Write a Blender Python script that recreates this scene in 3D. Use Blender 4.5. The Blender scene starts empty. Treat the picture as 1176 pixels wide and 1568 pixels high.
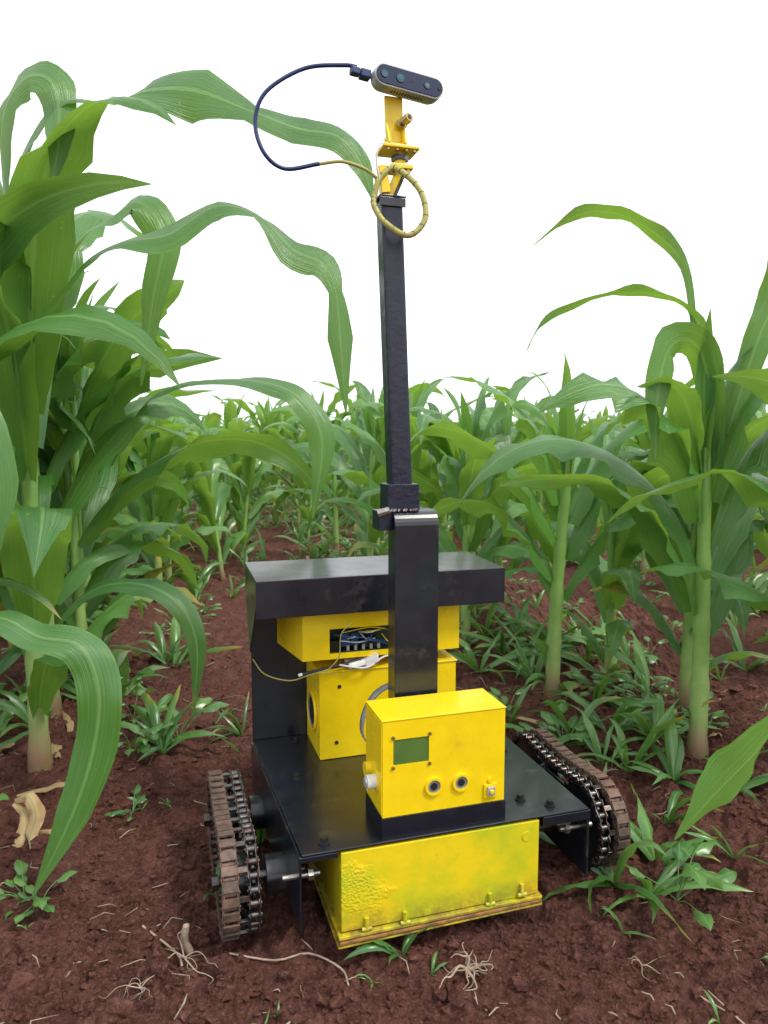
import bpy, math, random
import numpy as np
from mathutils import Vector, Matrix
random.seed(7); np.random.seed(7)
scene=bpy.context.scene
R=math.radians
# ---------------------------------------------------------------- camera
CAMH=0.62
cd=bpy.data.cameras.new("camera"); cam=bpy.data.objects.new("camera",cd)
scene.collection.objects.link(cam); scene.camera=cam
cam.location=(0,0,CAMH); cam.rotation_euler=(R(90-6),0,0)
cd.sensor_fit='VERTICAL'; cd.sensor_height=36; cd.lens=26
cd.clip_start=0.02; cd.clip_end=1000
cd.dof.use_dof=True; cd.dof.focus_distance=.98; cd.dof.aperture_fstop=13
scene.view_settings.view_transform='Standard'; scene.view_settings.look='None'; scene.view_settings.exposure=0
# ---------------------------------------------------------------- light
w=bpy.data.worlds.new("World"); scene.world=w; w.use_nodes=True
nt=w.node_tree; nt.nodes.clear()
sky=nt.nodes.new('ShaderNodeTexSky'); sky.sky_type='NISHITA'; sky.sun_disc=False
SUN_EL=55; SUN_ROT=122
sky.sun_elevation=R(SUN_EL); sky.sun_rotation=R(SUN_ROT); sky.dust_density=4
mx=nt.nodes.new('ShaderNodeMix'); mx.data_type='RGBA'; mx.inputs[0].default_value=0.9
mx.inputs[7].default_value=(11.0,11.1,11.3,1)
bg=nt.nodes.new('ShaderNodeBackground'); bg.inputs[1].default_value=0.15
out=nt.nodes.new('ShaderNodeOutputWorld')
nt.links.new(sky.outputs[0],mx.inputs[6]); nt.links.new(mx.outputs[2],bg.inputs[0]); nt.links.new(bg.outputs[0],out.inputs[0])
sd=bpy.data.lights.new("sun",'SUN'); sd.energy=2.5; sd.angle=R(12); sd.color=(1,.95,.84)
so=bpy.data.objects.new("sun",sd); scene.collection.objects.link(so)
sdir=Vector((math.sin(R(SUN_ROT))*math.cos(R(SUN_EL)),math.cos(R(SUN_ROT))*math.cos(R(SUN_EL)),math.sin(R(SUN_EL))))
so.rotation_euler=sdir.to_track_quat('Z','Y').to_euler(); so.location=(2,-2,4)

# ---------------------------------------------------------------- noise
_T=[np.random.RandomState(100+i).rand(256,256) for i in range(4)]
def vn(x,y,k=0):
    x=np.asarray(x,float);y=np.asarray(y,float)
    ix=np.floor(x).astype(int);iy=np.floor(y).astype(int);fx=x-ix;fy=y-iy
    fx=fx*fx*(3-2*fx);fy=fy*fy*(3-2*fy);T=_T[k]
    a=T[ix%256,iy%256];b=T[(ix+1)%256,iy%256];c=T[ix%256,(iy+1)%256];d=T[(ix+1)%256,(iy+1)%256]
    return (a*(1-fx)+b*fx)*(1-fy)+(c*(1-fx)+d*fx)*fy-.5
RD=np.array([-.292,.956]); ND=np.array([.956,.292])   # row direction / across rows
ROWS=1.10; ROW0=-.22
def ground_h(x,y):
    x=np.asarray(x,float);y=np.asarray(y,float)
    off=x*ND[0]+y*ND[1]
    ph=(off-ROW0)/ROWS
    ridge=.5+.5*np.cos(2*math.pi*ph)
    d=np.hypot(x-.06,y-.98); m=np.clip((d-.28)/.35,0,1); m=m*m*(3-2*m)
    big=.030*ridge**2+.03*vn(x*1.7+3,y*1.7+9,1)
    h=big*m
    h=h+(.020*vn(x*6,y*6,2)+.004)*(.3+.7*m)
    xr=x*.8+y*.6; yr=-x*.6+y*.8
    lump=np.abs(vn(xr*19,yr*19,3))*2
    h=h+.012*(lump-.4)+.014*vn(xr*37+5,yr*37,0)
    rough=np.clip(vn(x*5+7,y*5,3)+.9,.45,1.3)
    h=h+rough*(.018*np.maximum(vn(x*64+y*20,y*64-x*20,1),-.08)+.015*np.maximum(vn(xr*125,yr*125,2),-.1))
    return h-.007

# ---------------------------------------------------------------- materials
def mat(name):
    m=bpy.data.materials.new(name); m.use_nodes=True
    n=m.node_tree; b=n.nodes['Principled BSDF']; return m,n,b
def N(n,t,**k):
    o=n.nodes.new(t)
    for a,v in k.items(): setattr(o,a,v)
    return o
def noise(n,scale,detail=4,rough=.6,coord='Object'):
    tc=N(n,'ShaderNodeTexCoord'); x=N(n,'ShaderNodeTexNoise'); x.inputs['Scale'].default_value=scale
    x.inputs['Detail'].default_value=detail; x.inputs['Roughness'].default_value=rough
    n.links.new(tc.outputs[coord],x.inputs['Vector']); return x
def ramp(n,src,stops):
    r=N(n,'ShaderNodeValToRGB'); n.links.new(src,r.inputs[0])
    e=r.color_ramp.elements
    while len(e)<len(stops): e.new(.5)
    for i,(p,c) in enumerate(stops):
        e[i].position=p; e[i].color=(c[0],c[1],c[2],1) if hasattr(c,'__len__') else (c,c,c,1)
    return r
def mixc(n,f,a,b):
    m=N(n,'ShaderNodeMix'); m.data_type='RGBA'
    for s,v in ((0,f),(6,a),(7,b)):
        if hasattr(v,'is_output') : n.links.new(v,m.inputs[s])
        elif s==0: m.inputs[0].default_value=v
        else: m.inputs[s].default_value=(*v,1)
    return m.outputs[2]
def bump(n,b,src,st,dist):
    u=N(n,'ShaderNodeBump'); u.inputs['Strength'].default_value=st; u.inputs['Distance'].default_value=dist
    n.links.new(src,u.inputs['Height']); n.links.new(u.outputs[0],b.inputs['Normal'])
def simple(name,c,rough=.5,metal=0,var=.25,scale=60,bs=.2,bd=.0005,dirt=None,dscale=14,dthr=.6,coat=0,crough=.1):
    m,n,b=mat(name)
    x=noise(n,scale)
    c2=tuple(v*(1-var) for v in c)
    col=mixc(n,ramp(n,x.outputs[0],[(.35,0),(.65,1)]).outputs[0],c,c2)
    if dirt:
        y=noise(n,dscale,8,.7)
        f=ramp(n,y.outputs[0],[(dthr,0),(dthr+.12,.75)]).outputs[0]
        col=mixc(n,f,col,dirt)
    n.links.new(col,b.inputs['Base Color'])
    r=ramp(n,noise(n,scale*.3).outputs[0],[(.3,max(rough-.1,0.05)),(.7,min(rough+.12,1))])
    n.links.new(r.outputs[0],b.inputs['Roughness'])
    b.inputs['Metallic'].default_value=metal
    b.inputs['Coat Weight'].default_value=coat; b.inputs['Coat Roughness'].default_value=crough
    bump(n,b,x.outputs[0],bs,bd); return m
M_yel=simple("yellow_paint",(.84,.61,.006),.30,0,.08,45,.18,.0006,dirt=(.50,.32,.03),dscale=11,dthr=.64,coat=.25)
M_yel2,n,b=mat("yellow_green_paint")
x=noise(n,13,4);tc=N(n,'ShaderNodeTexCoord')
col=mixc(n,ramp(n,x.outputs[0],[(.40,0),(.62,1)]).outputs[0],(.74,.56,.010),(.46,.50,.016))
x2=noise(n,50,6,.8); col=mixc(n,ramp(n,x2.outputs[0],[(.60,0),(.74,.6)]).outputs[0],col,(.28,.20,.03))
sx=N(n,'ShaderNodeSeparateXYZ'); n.links.new(tc.outputs['Object'],sx.inputs[0])
mr=N(n,'ShaderNodeMapRange'); mr.inputs[1].default_value=.065; mr.inputs[2].default_value=.03; n.links.new(sx.outputs[2],mr.inputs[0])
mm=N(n,'ShaderNodeMath',operation='MULTIPLY'); n.links.new(mr.outputs[0],mm.inputs[0]); n.links.new(ramp(n,x2.outputs[0],[(.36,0),(.58,.9)]).outputs[0],mm.inputs[1])
col=mixc(n,mm.outputs[0],col,(.22,.13,.04))
n.links.new(col,b.inputs['Base Color']); b.inputs['Roughness'].default_value=.38
# peeling / wrinkled patch at the left end
wn=noise(n,28,3); wa=N(n,'ShaderNodeVectorMath',operation='MULTIPLY_ADD'); n.links.new(wn.outputs['Color'],wa.inputs[0]); wa.inputs[1].default_value=(.09,.0,.09); n.links.new(tc.outputs['Object'],wa.inputs[2])
d=N(n,'ShaderNodeVectorMath',operation='DISTANCE'); d.inputs[1].default_value=(.115,0,.125); n.links.new(wa.outputs[0],d.inputs[0])
pm=N(n,'ShaderNodeMapRange'); pm.inputs[1].default_value=.040; pm.inputs[2].default_value=.022; n.links.new(d.outputs['Value'],pm.inputs[0])
vo=N(n,'ShaderNodeTexNoise'); vo.inputs['Scale'].default_value=300; vo.inputs['Detail'].default_value=2; n.links.new(tc.outputs['Object'],vo.inputs['Vector'])
m3=N(n,'ShaderNodeMath',operation='MULTIPLY'); n.links.new(vo.outputs[0],m3.inputs[0]); n.links.new(pm.outputs[0],m3.inputs[1])
ad=N(n,'ShaderNodeMath',operation='ADD'); n.links.new(m3.outputs[0],ad.inputs[0])
m4=N(n,'ShaderNodeMath',operation='MULTIPLY'); n.links.new(x.outputs[0],m4.inputs[0]); m4.inputs[1].default_value=.8; n.links.new(m4.outputs[0],ad.inputs[1])
bump(n,b,ad.outputs[0],.7,.003)
M_blk=simple("black_paint",(.006,.009,.018),.36,0,.3,50,.12,.0005,dirt=(.055,.044,.042),dscale=22,dthr=.57,coat=.5,crough=.14)
M_pole=simple("scratched_black_paint",(.008,.011,.030),.33,0,.3,90,.6,.0012,dirt=(.38,.40,.45),dscale=75,dthr=.68)
M_dark=simple("dark_plastic",(.012,.012,.013),.5)
M_glass=simple("black_glass",(.006,.016,.060),.12,0,.1)
M_alu=simple("aluminium",(.46,.48,.50),.42,.35,.15,80)
M_steel=simple("steel",(.42,.40,.38),.36,.95,.3,120,dirt=(.10,.055,.035),dscale=60,dthr=.55)
M_chain=simple("oily_chain_steel",(.16,.15,.15),.33,.9,.5,150,dirt=(.13,.06,.04),dscale=70,dthr=.5)
M_rust=simple("muddy_chain",(.15,.10,.08),.6,.35,.5,120,dirt=(.22,.12,.085),dscale=50,dthr=.5)
M_white=simple("white_wire",(.7,.7,.7),.5)
M_blue=simple("blue_terminal",(.03,.10,.30),.4)
M_pcb=simple("circuit_board",(.015,.06,.05),.4,0,.5,200)
M_lcd=simple("lcd_screen",(.09,.17,.035),.30,0,.2,30)
M_grey=simple("grey_ribbon",(.22,.23,.24),.6)
M_gold=simple("brass_screw",(.45,.34,.14),.35,.8)
M_lens=simple("lens_glass",(.03,.14,.22),.05)
M_wrap=simple("yellow_spiral_wrap",(.42,.40,.11),.45)
M_cable=simple("navy_cable",(.010,.028,.12),.4)
M_wood=simple("dirty_yellow_edge",(.35,.17,.05),.8,0,.5,80,dirt=(.13,.06,.04),dscale=40,dthr=.5)
# soil
def soilmat(name,dark=1):
    m,n,b=mat(name)
    a=noise(n,2.2,4,.6,'Object'); c=noise(n,34,8,.8); f=noise(n,190,6,.85)
    col=mixc(n,ramp(n,c.outputs[0],[(.36,0),(.62,1)]).outputs[0],(.060*dark,.022*dark,.018*dark),(.235*dark,.100*dark,.078*dark))
    col=mixc(n,ramp(n,a.outputs[0],[(.38,0),(.62,.45)]).outputs[0],col,(.14*dark,.050*dark,.038*dark))
    col=mixc(n,ramp(n,f.outputs[0],[(.52,0),(.66,.7)]).outputs[0],col,(.36*dark,.20*dark,.165*dark))
    col=mixc(n,ramp(n,f.outputs[0],[(.34,.85),(.45,0)]).outputs[0],col,(.028*dark,.011*dark,.010*dark))  # crevice shade painted into the soil colour at the bump's low spots
    n.links.new(col,b.inputs['Base Color']); b.inputs['Roughness'].default_value=.95; b.inputs['Specular IOR Level'].default_value=.15
    bump(n,b,f.outputs[0],1,.010); return m
M_soil=soilmat("red_soil"); M_clod=soilmat("soil_clod",1.15)
# leaf
def leafmat(name,dark,light,trans,tf=.32,detail=True):
    m,n,b=mat(name)
    at=N(n,'ShaderNodeAttribute'); at.attribute_name='la'
    sp=N(n,'ShaderNodeSeparateXYZ'); n.links.new(at.outputs['Vector'],sp.inputs[0])
    ab=N(n,'ShaderNodeMath',operation='ABSOLUTE'); n.links.new(sp.outputs[0],ab.inputs[0])
    oi=N(n,'ShaderNodeObjectInfo')
    rr=N(n,'ShaderNodeMath',operation='ADD'); n.links.new(sp.outputs[2],rr.inputs[0]); n.links.new(oi.outputs['Random'],rr.inputs[1])
    r2=N(n,'ShaderNodeMath',operation='MULTIPLY'); n.links.new(rr.outputs[0],r2.inputs[0]); r2.inputs[1].default_value=.5
    col=mixc(n,ramp(n,r2.outputs[0],[(.15,0),(.85,1)]).outputs[0],dark,light)
    a2=N(n,'ShaderNodeAttribute'); a2.attribute_name='dry'
    if detail:
        x=noise(n,9,4); col=mixc(n,ramp(n,x.outputs[0],[(.35,0),(.7,.5)]).outputs[0],col,light)
        cv=N(n,'ShaderNodeCombineXYZ'); n.links.new(sp.outputs[0],cv.inputs[0]); n.links.new(sp.outputs[1],cv.inputs[1]); n.links.new(sp.outputs[2],cv.inputs[2])
        vx=N(n,'ShaderNodeTexNoise'); vx.inputs['Scale'].default_value=1; vx.inputs['Detail'].default_value=3
        sc=N(n,'ShaderNodeVectorMath',operation='MULTIPLY'); sc.inputs[1].default_value=(20,1.3,7); n.links.new(cv.outputs[0],sc.inputs[0]); n.links.new(sc.outputs[0],vx.inputs['Vector'])
        col=mixc(n,ramp(n,vx.outputs[0],[(.42,0),(.62,.28)]).outputs[0],col,tuple(v*1.4 for v in light))
        bump(n,b,vx.outputs[0],.6,.004)
        sp2=noise(n,85,3,.6); col=mixc(n,ramp(n,sp2.outputs[0],[(.70,0),(.74,.7)]).outputs[0],col,(.40,.36,.12))
        nd=noise(n,30,5); s1=N(n,'ShaderNodeMath',operation='MULTIPLY_ADD'); n.links.new(nd.outputs[0],s1.inputs[0]); s1.inputs[1].default_value=.5; n.links.new(a2.outputs['Fac'],s1.inputs[2]); so_=s1.outputs[0]
    else:
        s1=N(n,'ShaderNodeMath',operation='ADD'); n.links.new(a2.outputs['Fac'],s1.inputs[0]); s1.inputs[1].default_value=.25; so_=s1.outputs[0]
    mid=ramp(n,ab.outputs[0],[(.03,.7),(.11,0)])
    col=mixc(n,mid.outputs[0],col,(.20,.38,.12))
    col=mixc(n,ramp(n,so_,[(.65,0),(.95,.9)]).outputs[0],col,(.50,.36,.06))
    n.links.new(col,b.inputs['Base Color'])
    b.inputs['Roughness'].default_value=.31; b.inputs['Specular IOR Level'].default_value=.85
    tr=N(n,'ShaderNodeBsdfTranslucent'); tcx=mixc(n,.6,col,trans); n.links.new(tcx,tr.inputs[0])
    ms=N(n,'ShaderNodeMixShader'); ms.inputs[0].default_value=tf
    o=n.nodes['Material Output']; n.links.new(b.outputs[0],ms.inputs[1]); n.links.new(tr.outputs[0],ms.inputs[2]); n.links.new(ms.outputs[0],o.inputs[0])
    return m
M_leaf=leafmat("corn_leaf",(.022,.115,.035),(.100,.275,.050),(.42,.68,.06),.36)
M_leafF=leafmat("corn_leaf_field",(.030,.135,.036),(.145,.32,.060),(.45,.70,.07),.37,False)
M_weed=leafmat("weed_leaf",(.040,.15,.035),(.14,.30,.070),(.30,.52,.07),.33,False)
M_stem,n,b=mat("corn_stem")
at=N(n,'ShaderNodeAttribute'); at.attribute_name='la'
sp=N(n,'ShaderNodeSeparateXYZ'); n.links.new(at.outputs['Vector'],sp.inputs[0])
col=ramp(n,sp.outputs[1],[(0,(.20,.05,.06)),(.05,(.30,.24,.13)),(.10,(.32,.45,.16)),(.35,(.23,.42,.10)),(1,(.11,.28,.05))]).outputs[0]
x=noise(n,25,4); col=mixc(n,ramp(n,x.outputs[0],[(.4,0),(.7,.5)]).outputs[0],col,(.15,.30,.06))
n.links.new(col,b.inputs['Base Color']); b.inputs['Roughness'].default_value=.4
M_straw=simple("dry_straw",(.42,.32,.25),.8,0,.5,60)
M_husk=leafmat("dry_husk",(.50,.33,.14),(.62,.45,.24),(.6,.4,.15),.25)

# ---------------------------------------------------------------- mesh builder
class MB:
    def __init__(s): s.v=[];s.f=[];s.mi=[];s.sm=[];s.la=[];s.dry=[]
    def add(s,vs,fs,mi=0,sm=False,la=None,dry=None):
        o=len(s.v); s.v+= [tuple(a) for a in vs]; s.f+=[tuple(i+o for i in f) for f in fs]
        s.mi+=[mi]*len(fs); s.sm+=[sm]*len(fs)
        s.la+= la if la is not None else [(0,0,0)]*len(vs)
        s.dry+= dry if dry is not None else [0.0]*len(vs)
    def box(s,a,b,mi=0):
        x0,y0,z0=a;x1,y1,z1=b
        s.add([(x0,y0,z0),(x1,y0,z0),(x1,y1,z0),(x0,y1,z0),(x0,y0,z1),(x1,y0,z1),(x1,y1,z1),(x0,y1,z1)],
          [(0,3,2,1),(4,5,6,7),(0,1,5,4),(1,2,6,5),(2,3,7,6),(3,0,4,7)],mi)
    def obox(s,c,ax,h,mi=0):
        c=Vector(c);A=[Vector(a).normalized()*k for a,k in zip(ax,h)]
        vs=[c+A[0]*i+A[1]*j+A[2]*k for k in(-1,1) for i,j in((-1,-1),(1,-1),(1,1),(-1,1))]
        s.add(vs,[(0,3,2,1),(4,5,6,7),(0,1,5,4),(1,2,6,5),(2,3,7,6),(3,0,4,7)],mi)
    def tube(s,pts,rad,n=10,mi=0,caps=True,sm=True,la=None):
        pts=[Vector(p) for p in pts]; m=len(pts)
        if not hasattr(rad,'__len__'): rad=[rad]*m
        t0=(pts[1]-pts[0]).normalized(); u=t0.orthogonal().normalized()
        vs=[];L=[]
        for i,p in enumerate(pts):
            t=(pts[min(i+1,m-1)]-pts[max(i-1,0)]).normalized()
            u=(u-t*u.dot(t)).normalized(); v=t.cross(u)
            for k in range(n):
                a=2*math.pi*k/n; vs.append(p+(u*math.cos(a)+v*math.sin(a))*rad[i]); L.append(la[i] if la else (0,0,0))
        fs=[(i*n+k,i*n+(k+1)%n,(i+1)*n+(k+1)%n,(i+1)*n+k) for i in range(m-1) for k in range(n)]
        s.add(vs,fs,mi,sm,L)
        if caps:
            s.add(vs[:n][::-1],[tuple(range(n))],mi,False,L[:n]); s.add(vs[-n:],[tuple(range(n))],mi,False,L[:n])
    def cyl(s,a,b,r,n=16,mi=0,r2=None,sm=True): s.tube([a,b],[r,r if r2 is None else r2],n,mi,True,sm)
    def ring(s,c,ax,r0,r1,h,n=28,mi=0):
        c=Vector(c);ax=Vector(ax).normalized();u=ax.orthogonal().normalized();v=ax.cross(u);vs=[]
        for (r,t) in((r0,0),(r1,0),(r1,h),(r0,h)):
            for k in range(n):
                a=2*math.pi*k/n; vs.append(c+ax*t+(u*math.cos(a)+v*math.sin(a))*r)
        fs=[(j*n+k,j*n+(k+1)%n,((j+1)%4)*n+(k+1)%n,((j+1)%4)*n+k) for j in range(4) for k in range(n)]
        s.add(vs,fs,mi)
    def prism(s,poly,d,mi=0):
        d=Vector(d);n=len(poly);P=[Vector(p) for p in poly]
        s.add(P+[p+d for p in P],[tuple(range(n))[::-1],tuple(range(n,2*n))]+[(i,(i+1)%n,n+(i+1)%n,n+i) for i in range(n)],mi)
    def mesh(s,name,mats):
        me=bpy.data.meshes.new(name); me.from_pydata(s.v,[],s.f)
        for m in mats: me.materials.append(m)
        me.polygons.foreach_set('material_index',s.mi); me.polygons.foreach_set('use_smooth',s.sm)
        a=me.attributes.new('la','FLOAT_VECTOR','POINT'); a.data.foreach_set('vector',np.array(s.la,dtype=np.float32).ravel())
        a=me.attributes.new('dry','FLOAT','POINT'); a.data.foreach_set('value',np.array(s.dry,dtype=np.float32))
        me.update(); return me
    def obj(s,name,mats,parent=None,bev=0,loc=None,rotz=0,fix=True):
        me=s.mesh(name,mats)
        if fix:
            bm=bmesh.new(); bm.from_mesh(me); bmesh.ops.recalc_face_normals(bm,faces=bm.faces); bm.to_mesh(me); bm.free()
        o=bpy.data.objects.new(name,me); scene.collection.objects.link(o)
        if parent: o.parent=parent
        if loc is not None: o.location=loc; o.rotation_euler=(0,0,rotz)
        if bev:
            b=o.modifiers.new("b",'BEVEL'); b.width=bev; b.segments=2; b.limit_method='ANGLE'; b.angle_limit=R(40)
        return o
import bmesh
def catmull(P,n=6):
    P=[Vector(p) for p in P]; Q=[P[0]*2-P[1]]+P+[P[-1]*2-P[-2]]; o=[]
    for i in range(1,len(Q)-2):
        a,b,c,d=Q[i-1:i+3]
        for k in range(n):
            t=k/n; o.append(.5*((2*b)+(c-a)*t+(2*a-5*b+4*c-d)*t*t+(3*b-a-3*c+d)*t**3))
    o.append(P[-1]); return o

# ---------------------------------------------------------------- ground
def axis(a,b,step,lo,hi,g=1.06):
    c=list(np.arange(a,b,step)); s=step; x=c[-1]
    while x<hi: s*=g; x+=s; c.append(x)
    s=step; x=a; l=[]
    while x>lo: s*=g; x-=s; l.append(x)
    return np.array(l[::-1]+c)
X=axis(-.72,.85,.0036,-300,300); Y=axis(.66,1.35,.0036,-60,400,1.045)
gx,gy=np.meshgrid(X,Y); gz=ground_h(gx,gy)
nx,ny=len(X),len(Y)
far=np.hypot(gx,gy); gz=np.where(far>14,gz*np.exp(-(far-14)/10),gz)
co=np.stack([gx,gy,gz],-1).reshape(-1,3).astype(np.float32)
i=np.arange(nx*ny).reshape(ny,nx); q=np.stack([i[:-1,:-1],i[:-1,1:],i[1:,1:],i[1:,:-1]],-1).reshape(-1,4)
me=bpy.data.meshes.new("ground"); me.vertices.add(len(co)); me.vertices.foreach_set('co',co.ravel())
me.loops.add(q.size); me.loops.foreach_set('vertex_index',q.ravel().astype(np.int32))
me.polygons.add(len(q)); me.polygons.foreach_set('loop_start',np.arange(0,q.size,4,dtype=np.int32)); 
me.update(calc_edges=True); me.validate(); me.polygons.foreach_set('use_smooth',[False]*len(me.polygons)); me.materials.append(M_soil)
g=bpy.data.objects.new("ground",me); scene.collection.objects.link(g)
# clods
rs=np.random.RandomState(3)
bm=bmesh.new(); bmesh.ops.create_icosphere(bm,subdivisions=1,radius=1); iv=np.array([v.co[:] for v in bm.verts]); ifc=[tuple(v.index for v in f.verts) for f in bm.faces]; bm.free()
cl=MB()
k=0
while k<23000:
    t=rs.rand()
    y=.62+1.4*t**1.4; x=rs.uniform(-.62,.72)*(y+.15)
    dens=float(vn(x*7+1,y*7,1)+vn(x*23,y*23,2))+.25*max(0,x)
    if dens<rs.uniform(-.65,.40): continue
    k+=1
    s=.0011+.0030*rs.rand()**2
    if rs.rand()<.10: s=rs.uniform(.004,.0075)
    if rs.rand()<.006: s=rs.uniform(.009,.014)
    v=iv*(1+.45*(rs.rand(len(iv),1)-.5)*2)*s*np.array([rs.uniform(.7,1.4),rs.uniform(.7,1.3),rs.uniform(.5,.95)])
    a=rs.rand()*6.28; c_,s_=math.cos(a),math.sin(a)
    v=np.stack([v[:,0]*c_-v[:,1]*s_,v[:,0]*s_+v[:,1]*c_,v[:,2]],1)
    z=float(ground_h(x,y))+s*.15
    v+=np.array([x,y,z]); cl.add(v.tolist(),ifc,0,False)
cl.obj("soil_clods",[M_clod],fix=False)

# ---------------------------------------------------------------- leaves
AC=[-1,-.66,-.3,0,.3,.66,1]
AC5=[-1,-.5,0,.5,1]
def leaf_strip(mb,pts,sides,wid,cup,rng,dry=0,wave=.22,mi=0,freq=4,AC=AC):
    n=len(pts); rnd=rng.random(); p1,p2=rng.random()*6.28,rng.random()*6.28
    vs=[];la=[];dr=[]
    f1=freq*rng.uniform(.8,1.3); f2=freq*2.3
    for i in range(n):
        s=i/(n-1); t=(pts[min(i+1,n-1)]-pts[max(i-1,0)]).normalized()
        b=sides[i]; b=(b-t*b.dot(t)).normalized(); nn=b.cross(t).normalized()
        c=cup[i] if hasattr(cup,'__len__') else cup
        for a in AC:
            pp=p1 if a<0 else p2
            wv=wave*(math.sin(6.283*f1*s+pp)+.45*math.sin(6.283*f2*s+pp*2))*max(0,abs(a)-.2)**1.2*(0.25+min(1,s*3))
            vs.append(pts[i]+b*(a*wid[i]*.5)*(1-.25*c*abs(a))+nn*wid[i]*.5*(c*abs(a)**1.3+wv))
            la.append((a,s,rnd)); dr.append(dry*s+max(0,(s-.93))*3*(.4+dry)+ (.12 if abs(a)==1 else 0)*dry)
    m=len(AC)
    fs=[(i*m+k,i*m+k+1,(i+1)*m+k+1,(i+1)*m+k) for i in range(n-1) for k in range(m-1)]
    mb.add(vs,fs,mi,True,la,dr)
def wprof(s):
    if s<.42: return .42+.58*math.sin(math.pi*.5*s/.42)
    return max(0.01,1-((s-.42)/.58)**1.9)
def rleaf(mb,o,az,e0,bend,L,W,rng,nseg=18,dry=0,tw=None,mi=0,power=1.25,wave=.22,AC=AC):
    p=Vector(o); pts=[];sd=[];wd=[];cu=[]
    if tw is None: tw=rng.uniform(-1.6,1.6)
    drift=rng.uniform(-.8,.8); kk=rng.uniform(-.55,.55); ph=rng.random()*6
    emin=R(rng.uniform(-88,-50))
    for i in range(nseg+1):
        s=i/nseg; e=max(e0-bend*s**power+.16*math.sin(9*s+ph)*s,emin); a=az+drift*s*s+.18*math.sin(7*s+ph)*s
        t=Vector((math.cos(e)*math.cos(a),math.cos(e)*math.sin(a),math.sin(e)))
        pts.append(p.copy()); h=Vector((-math.sin(a),math.cos(a),0))
        q=Matrix.Rotation(tw*s*s+kk*math.sin(5*s+ph)*s,3,t); sd.append(q@h)
        wd.append(W*wprof(s)); cu.append(.75*(1-s)**2+.18)
        p=p+t*(L/nseg)
    leaf_strip(mb,pts,sd,wd,cu,rng,dry,mi=mi,wave=wave,AC=AC)
def corn(mb,H,rng,nl=11,az0=None,nseg=20,base=(0,0),lean=None,skip=(),lf=1.0,AC=AC,wf=1,sf=1):
    az0=rng.random()*6.28 if az0 is None else az0
    if lean is None: lean=(rng.uniform(-.07,.07),rng.uniform(-.07,.07))
    bx,by=base; top=H*.66
    def sp(z): return Vector((bx+lean[0]*z*z,by+lean[1]*z*z,z))
    pts=[];rd=[];la=[]
    ns=26; r0=.0125*(.75+.35*H)*sf
    for i in range(ns+1):
        z=-.02+(top+.02)*i/ns
        pts.append(sp(z)); nd=1.16 if i%5==2 else (.97 if i%5==3 else 1.03); rd.append(r0*(1-.45*i/ns)*nd*(1.2 if i<2 else 1)); la.append((0,z/H if z>0 else 0,rng.random()))
    mb.tube(pts,rd,9,1,True,True,la)
    for j in range(nl):
        if j in skip: continue
        q=j/(nl-1); z=H*(.11+.55*q**.85)
        Ls=(.42+.9*math.sin(math.pi*min(1,.12+.75*q)))*.47*H*lf*rng.uniform(.75,1.12)
        W=(.045+.045*math.sin(math.pi*min(1,.1+.75*q)))*(.58+.45*H)*rng.uniform(.85,1.2)*wf
        if q>.85: W*=.8; Ls*=.85
        az=az0+(j%2)*math.pi+rng.uniform(-.6,.6)
        e0=R(58+22*q+rng.uniform(-12,8)); bend=R(rng.uniform(95,185)*(1-.30*q))
        dry=0
        if j<2: dry=rng.uniform(.3,.9)
        elif rng.random()<.15: dry=rng.uniform(.1,.4)
        c=sp(z-.02); 
        o=c+Vector((math.cos(az),math.sin(az),0))*r0*.5
        rleaf(mb,o,az,e0,bend,Ls,W,rng,nseg,dry,power=rng.uniform(1.2,2.3),wave=rng.uniform(.16,.42),AC=AC)
    # rolled whorl leaves standing in the middle
    for j in range(3):
        c=sp(top-.05); az=rng.random()*6.28
        rleaf(mb,c,az,R(rng.uniform(78,88)),R(rng.uniform(10,70)),H*rng.uniform(.22,.36),.035*wf,rng,nseg//2+3,0,power=2.2,wave=.1,AC=AC)
def hero(mb,P,roll,W,rng,dry=0,wave=.15,n=5,cup=.2):
    """leaf through 3-D centreline points; roll 0 = blade lies flat (width along y), 90 = blade stands on edge"""
    pts=catmull(P,n); m=len(pts); wd=[];sd=[]
    for i in range(m):
        f=i/(m-1)*(len(P)-1); a=min(int(f),len(P)-2); t=f-a
        r=R(roll[a]*(1-t)+roll[a+1]*t); wd.append(max(.001,(W[a]*(1-t)+W[a+1]*t)))
        T=(pts[min(i+1,m-1)]-pts[max(i-1,0)]).normalized()
        hor=Vector((0,1,0)); hor=(hor-T*hor.dot(T)).normalized(); ver=T.cross(hor)
        sd.append(hor*math.cos(r)+ver*math.sin(r))
    leaf_strip(mb,pts,sd,wd,cup,rng,dry,wave,freq=3)
def newcorn(x,y,H,seed,name="corn_plant",extra=None,**k):
    rng=random.Random(seed); mb=MB(); corn(mb,H,rng,**k)
    z=float(ground_h(x,y))-.005
    if extra: extra(mb,rng,Vector((x,y,z)))
    return mb.obj(name,[M_leaf,M_stem],loc=(x,y,z),fix=False)
def off(P,o): return [Vector(p)-o for p in P]

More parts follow.
